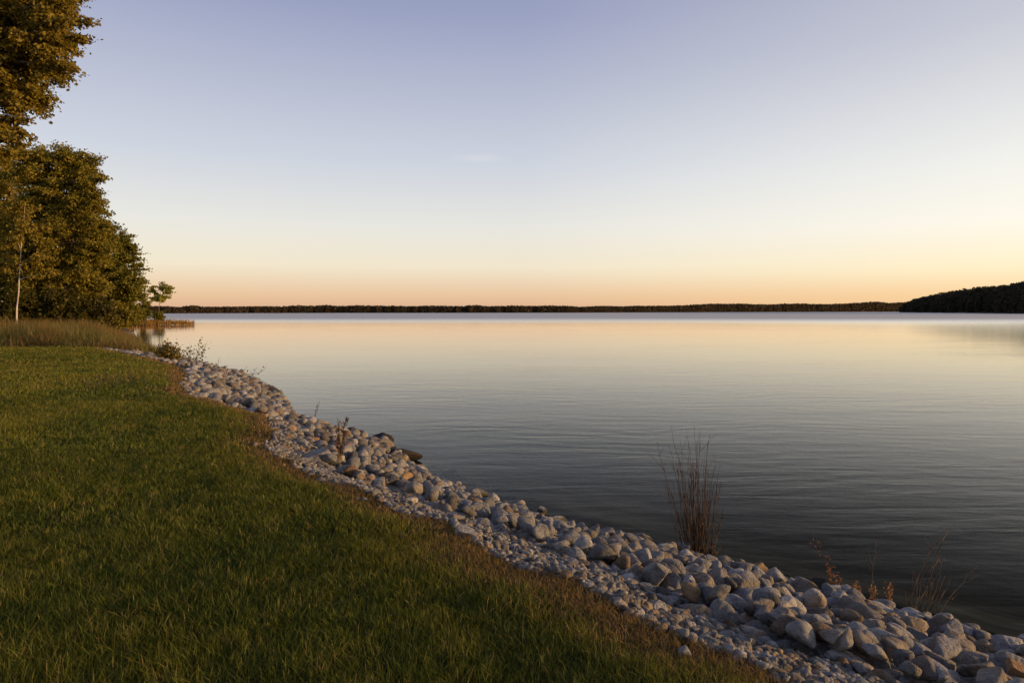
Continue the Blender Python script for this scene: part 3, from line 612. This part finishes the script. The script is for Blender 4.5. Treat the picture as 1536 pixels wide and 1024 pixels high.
for k, (u, v0, v1, lb) in enumerate([(1284,869,905,'left one of three short brown leafy stalks'),(1309,873,912,'middle one of three short brown leafy stalks'),(1333,872,911,'right one of three short brown leafy stalks')]):
    plant('leafy_stalk', lb + ' behind the rocks', 'plant', u, v1, [(u + 2, v0, u), (u - 4, v0 + 6, u + 1), (u + 5, v0 + 9, u)], .0025, M_DRYSTEM, 1, (42, .026, (.36, .19, .08), .012, .2), 2, 'brown leafy stalks at the waterline', seed=6 + k, head_name='leaf_cluster')
plant('leafy_weed', 'drooping rust brown weed left of the three leafy stalks', 'plant', 1258, 898, [(1222,803,1262),(1238,832,1258),(1247,850,1256),(1252,862,1262),(1262,872,1266)], .0025, M_TWIG, 2, (48, .028, (.22, .095, .04), .020, .1), 5, seed=10, head_name='leaf_cluster')
plant('dry_stick', 'single tall bare stick behind the middle leafy stalk', 'stick', 1302, 905, [(1318,794,1302)], .005, M_DRYSTEM, 3, seed=11, wob=.02)
plant('seed_stalk', 'lone thin dry seed stalk on the rocks, bent at its tip', 'stalk', 466, 640, [(479,601,466)], .008, M_DRYSTEM, 6, (14, .05, (.10, .07, .045), .02, .45), 1, 'dry seed stalks', seed=12)
plant('seed_stalk', 'pair of stiff brown dry seed stalks standing among the rocks', 'stalk', 510, 700, [(508,634,508.5),(520,624,513),(515,642,511),(507,652,506)], .012, M_TWIG, 9, (60, .045, (.13, .08, .05), .018, .25), 3, 'dry seed stalks', seed=13)
plant('forb', 'leggy dark weed with the tallest branching stems, right of the round bush', 'weed', 294, 549, [(301,506,293),(310,514,294),(305,520,297),(290,526,291),(297,528,294)], .010, M_DRYSTEM, 6, (16, .12, (.09, .075, .035), .07, .3), 2, 'weeds on the far bank', seed=14, wob=.05, head_name='leaf_cluster')
plant('forb', 'dark weed with two stems close beside the round bush', 'weed', 281, 548, [(286,519,281),(280,526,280),(284,530,283)], .010, M_DRYSTEM, 5, (22, .12, (.09, .07, .03), .07, .2), 2, 'weeds on the far bank', seed=15, wob=.05, head_name='leaf_cluster')
plant('forb', 'tiny lone weed on the far rocks, between leggy weed and twigs', 'weed', 326, 553, [(328,538,326),(325,543,326)], .008, M_DRYSTEM, 3, (9, .09, (.12, .08, .05), .05, .3), 1, 'weeds on the far bank', seed=16, head_name='leaf_cluster')
plant('driftwood_twigs', 'bare twigs and a leaning branch at the waterline of the far point', 'branch', 368, 564, [(396,553,373),(385,552,374),(372,556,366),(363,555,361),(358,556,358),(351,554,351),(366,553,365),(378,558,372)], .012, M_DRYSTEM, 5, (5, .10, (.06, .05, .03), .06, .4), 8, seed=17, wob=.07)
plant('weed', 'tiny dry weed at the tip of the far rocky point', 'weed', 413, 601, [(416,589,413),(411,592,412)], .006, M_DRYSTEM, 2, (6, .05, (.12, .09, .05), .03, .4), 1, seed=18)
R = random.Random(9); tips = [(236 + 35 * k / 33 + R.uniform(-2, 2), 514 + 14 * abs(k / 33 - .42) ** 1.4 * 2 + R.uniform(-1, 8), 246 + 14 * k / 33) for k in range(34)]
plant('bush', 'wispy golden brown bush at the lawn edge of the far bank', 'bush', 252, 543, tips, .010, M_DRYSTEM, 3, (46, .11, (.17, .125, .032), .11, .1), 6, seed=40, wob=.05, head_name='leaf_cluster')

# ------------------------------------------------------------------ far shores
FAR = [(-500, 640, 459.5), (150, 640, 459), (260, 690, 459), (400, 800, 459.5), (480, 850, 458.5), (700, 900, 458.5), (850, 960, 459), (870, 980, 461), (900, 1000, 459.5), (1050, 1200, 458), (1064, 1250, 455.5), (1150, 1400, 456.5), (1240, 1550, 456), (1290, 1650, 454.5), (1352, 1800, 453.5), (1460, 1900, 453), (1800, 1900, 452)]
fu = [f[0] for f in FAR]; fY = [f[1] for f in FAR]; fv = [f[2] for f in FAR]
HEAD = [(1350, 1150, 462), (1356, 1080, 456), (1372, 1000, 448), (1400, 930, 441), (1440, 830, 433.5), (1470, 760, 429.5), (1500, 690, 428.5), (1536, 620, 421.5), (1620, 540, 412), (1800, 430, 405)]
hu = [f[0] for f in HEAD]; hY = [f[1] for f in HEAD]; hv = [f[2] for f in HEAD]
def wood(name, label, pos, hgt, rad, ncard, csize, c1, c2):
    n = len(pos); m_ = n * ncard; d = rng.normal(size=(m_, 3)); d /= np.linalg.norm(d, axis=1)[:, None]; rr = rng.uniform(.5, 1.05, m_)[:, None]
    H = np.repeat(hgt, ncard); Rd = np.repeat(rad, ncard); B = np.repeat(pos, ncard, 0); tt = rng.random(m_)
    prof = np.sqrt(np.clip(1 - (tt * 2 - .75) ** 2 / 1.57, .15, 1)); ang = rng.uniform(0, 6.283, m_); q = Rd * prof * rng.uniform(.35, 1.05, m_)
    c = np.stack([B[:, 0] + np.cos(ang) * q, B[:, 1] + np.sin(ang) * q, B[:, 2] + H * (.02 + .98 * tt)], 1)
    a = np.cross(d, rng.normal(size=(m_, 3))); a /= np.linalg.norm(a, axis=1)[:, None]; b = np.cross(d, a); s = (csize * rng.uniform(.6, 1.3, m_))[:, None]
    V = np.stack([c - a * s, c - b * s * .7, c + a * s, c + b * s * .7], 1).reshape(-1, 3)
    f = np.repeat(rng.random(n), ncard)[:, None]; col = (np.array(c1) * (1 - f) + np.array(c2) * f) * rng.uniform(.7, 1.3, (m_, 1))
    tag(link(name, npmesh(name, V, [np.arange(m_ * 4).reshape(-1, 4)], np.repeat(col, 4, 0)), M_LEAF), label, 'forest', kind='stuff')
def strip(name, label, us, shoreY, prof):
    rows = []
    for s, zz in prof: rows.append([((u - CX) / F * (Y_ + s), Y_ + s, (zz(u, Y_) if callable(zz) else zz)) for u, Y_ in zip(us, shoreY)])
    V = np.array(rows).reshape(-1, 3); a, b = len(rows), len(us); I = np.arange(a * b).reshape(a, b)
    q = np.stack([I[:-1, :-1].ravel(), I[:-1, 1:].ravel(), I[1:, 1:].ravel(), I[1:, :-1].ravel()], 1)
    tag(link(name, npmesh(name, V, [q], np.full((len(V), 3), .03) * np.array((1.1, .9, .6)), True), M_GROUND), label, 'land', kind='structure')
us = np.linspace(-500, 1800, 200); strip('far_shore', 'low land along the far side of the lake', us, np.interp(us, fu, fY), [(0, -.5), (3, .5), (20, 1.5), (120, 3.), (400, 4.), (420, -1)])
n = 8000; u = np.concatenate([rng.uniform(-100, 1600, 5000), rng.uniform(850, 1400, 3000)]); s = rng.choice([2, 8, 16, 28, 45], n) + rng.uniform(-2, 4, n); Y0 = np.interp(u, fu, fY); Yt = Y0 + s
top = (HZ - np.interp(u, fu, fv)) / F * Y0 + HC; zb = np.clip(s * .05, .2, 3); hg = (top - zb) * rng.uniform(.84, 1.04, n) * (.9 + .2 * vn(u * .045, u * 0, 141))
wood('far_forest', 'long dark tree line along the far shore', np.stack([(u - CX) / F * Yt, Yt, zb], 1), hg, np.clip(hg * .35, 2.5, 7), 46, np.repeat(hg, 46) * .12, (.064, .050, .030), (.105, .074, .042))
us = np.linspace(1350, 1800, 90)
def hz_(u, Y_): return max(1., ((HZ - np.interp(u, hu, hv)) / F * (Y_ + 130) + HC) - 13)
strip('headland', 'wooded hill of the headland at right', us, np.interp(us, hu, hY), [(0, -.5), (3, .6)] + [(d_, (lambda u, Y_, k=k: .6 + (hz_(u, Y_) - .6) * k)) for d_, k in ((12, .1), (40, .42), (80, .75), (130, 1.), (300, 1.), (310, 0.))])
n = 1500; u = 1351 + rng.random(n) ** 1.0 * 330; s = rng.uniform(1, 135, n); Y0 = np.interp(u, hu, hY); Yt = Y0 + s; k = np.interp(s, [0, 3, 12, 40, 80, 130, 140], [0, .02, .1, .42, .75, 1, 1])
hz = np.array([hz_(a, b) for a, b in zip(u, Y0)]); zb = .4 + (hz - .6) * k; top = (HZ - np.interp(u, hu, hv)) / F * (Y0 + np.minimum(s, 130)) + HC; hg = np.minimum(rng.uniform(10, 15, n), np.maximum(5, top - zb + rng.uniform(-2, .8, n)))
wood('headland_forest', 'dark forest covering the headland at right', np.stack([(u - CX) / F * Yt, Yt, zb], 1), hg, hg * rng.uniform(.3, .42, n), 95, 1.05, (.030, .029, .019), (.060, .052, .030))

# ------------------------------------------------------------------ sky, sun, camera
SUN_AZ, SUN_EL = 97., 5.0
w = bpy.data.worlds.new('World'); sc.world = w; w.use_nodes = True; nt = w.node_tree; bg = nt.nodes['Background']
sky = nt.nodes.new('ShaderNodeTexSky'); sky.sky_type = 'NISHITA'; sky.sun_disc = False; sky.sun_elevation = math.radians(SUN_EL); sky.sun_rotation = math.radians(SUN_AZ); sky.dust_density = 1.5
tc = N(nt, 'ShaderNodeTexCoord'); nm = N(nt, 'ShaderNodeVectorMath', operation='NORMALIZE'); nt.links.new(tc.outputs['Generated'], nm.inputs[0])
sp = N(nt, 'ShaderNodeSeparateXYZ'); nt.links.new(nm.outputs[0], sp.inputs[0]); zc = math_(nt, 'MAXIMUM', sp.outputs[2], 0.)
A = [(0, (219, 174, 142)), (.0205, (232, 194, 157)), (.064, (239, 227, 204)), (.122, (229, 227, 222)), (.206, (205, 209, 220)), (.40, (152, 158, 191)), (.7, (104, 118, 162)), (1, (84, 98, 146))]
B = [(0, (247, 203, 148)), (.0225, (251, 213, 163)), (.052, (254, 237, 200)), (.106, (252, 245, 232)), (.177, (240, 239, 234)), (.334, (196, 197, 209)), (.65, (130, 138, 170)), (1, (90, 102, 146))]
ra = ramp(nt, [(p, s2l(c)) for p, c in A], zc); rb = ramp(nt, [(p, s2l(c)) for p, c in B], zc)
hx = math_(nt, 'DIVIDE', math_(nt, 'ADD', math_(nt, 'MULTIPLY', sp.outputs[0], math.sin(math.radians(SUN_AZ))), math_(nt, 'MULTIPLY', sp.outputs[1], math.cos(math.radians(SUN_AZ)))), math_(nt, 'SQRT', math_(nt, 'SUBTRACT', 1.0001, math_(nt, 'MULTIPLY', sp.outputs[2], sp.outputs[2]))))
tz = math_(nt, 'MULTIPLY', math_(nt, 'ADD', hx, .10), 1.70, True)
grad = mixc(nt, ra.outputs[0], rb.outputs[0], tz)
# thin wisp of cloud
vm = N(nt, 'ShaderNodeMapping'); vm.inputs['Scale'].default_value = (9, 9, 120); nt.links.new(nm.outputs[0], vm.inputs[0])
cn = N(nt, 'ShaderNodeTexNoise', Scale=1.6, Detail=5); nt.links.new(vm.outputs[0], cn.inputs['Vector'])
def bump1(sock, c, wd): return math_(nt, 'SUBTRACT', 1., math_(nt, 'POWER', math_(nt, 'DIVIDE', math_(nt, 'ABSOLUTE', math_(nt, 'SUBTRACT', sock, c)), wd), 2.), True)
wisp = math_(nt, 'MULTIPLY', math_(nt, 'MULTIPLY', bump1(sp.outputs[0], -.047, .05), bump1(sp.outputs[2], .2175, .006)), math_(nt, 'MULTIPLY', math_(nt, 'SUBTRACT', cn.outputs[0], .3), .6, True))
front = math_(nt, 'GREATER_THAN', sp.outputs[1], 0.); grad = mixc(nt, grad, (.86, .84, .82), math_(nt, 'MULTIPLY', wisp, front))
scl = N(nt, 'ShaderNodeVectorMath', operation='SCALE', Scale=3.334 * .97); nt.links.new(grad, scl.inputs[0])
sk = N(nt, 'ShaderNodeVectorMath', operation='SCALE', Scale=.08); nt.links.new(sky.outputs[0], sk.inputs[0])
ad = N(nt, 'ShaderNodeVectorMath', operation='ADD'); nt.links.new(scl.outputs[0], ad.inputs[0]); nt.links.new(sk.outputs[0], ad.inputs[1])
nt.links.new(ad.outputs[0], bg.inputs[0]); bg.inputs[1].default_value = .15
ld = bpy.data.lights.new('sun', 'SUN'); ld.energy = 2.6; ld.angle = math.radians(2.0); ld.color = (1, .62, .27)
lo = bpy.data.objects.new('sun', ld); C.objects.link(lo)
a, e = math.radians(SUN_AZ), math.radians(SUN_EL); sd = Vector((math.sin(a) * math.cos(e), math.cos(a) * math.cos(e), math.sin(e)))
lo.rotation_euler = sd.to_track_quat('Z', 'Y').to_euler(); lo.location = sd * 50
cd = bpy.data.cameras.new('camera'); co = bpy.data.objects.new('camera', cd); C.objects.link(co); sc.camera = co
co.location = (0, 0, HC); co.rotation_euler = (math.pi / 2, 0, 0); cd.sensor_width = 36; cd.lens = 24; cd.shift_y = -46 / 1536; cd.clip_start = .05; cd.clip_end = 9000
vs = sc.view_settings; vs.view_transform = 'Standard'; vs.look = 'None'; vs.exposure = 1.0; vs.gamma = 1
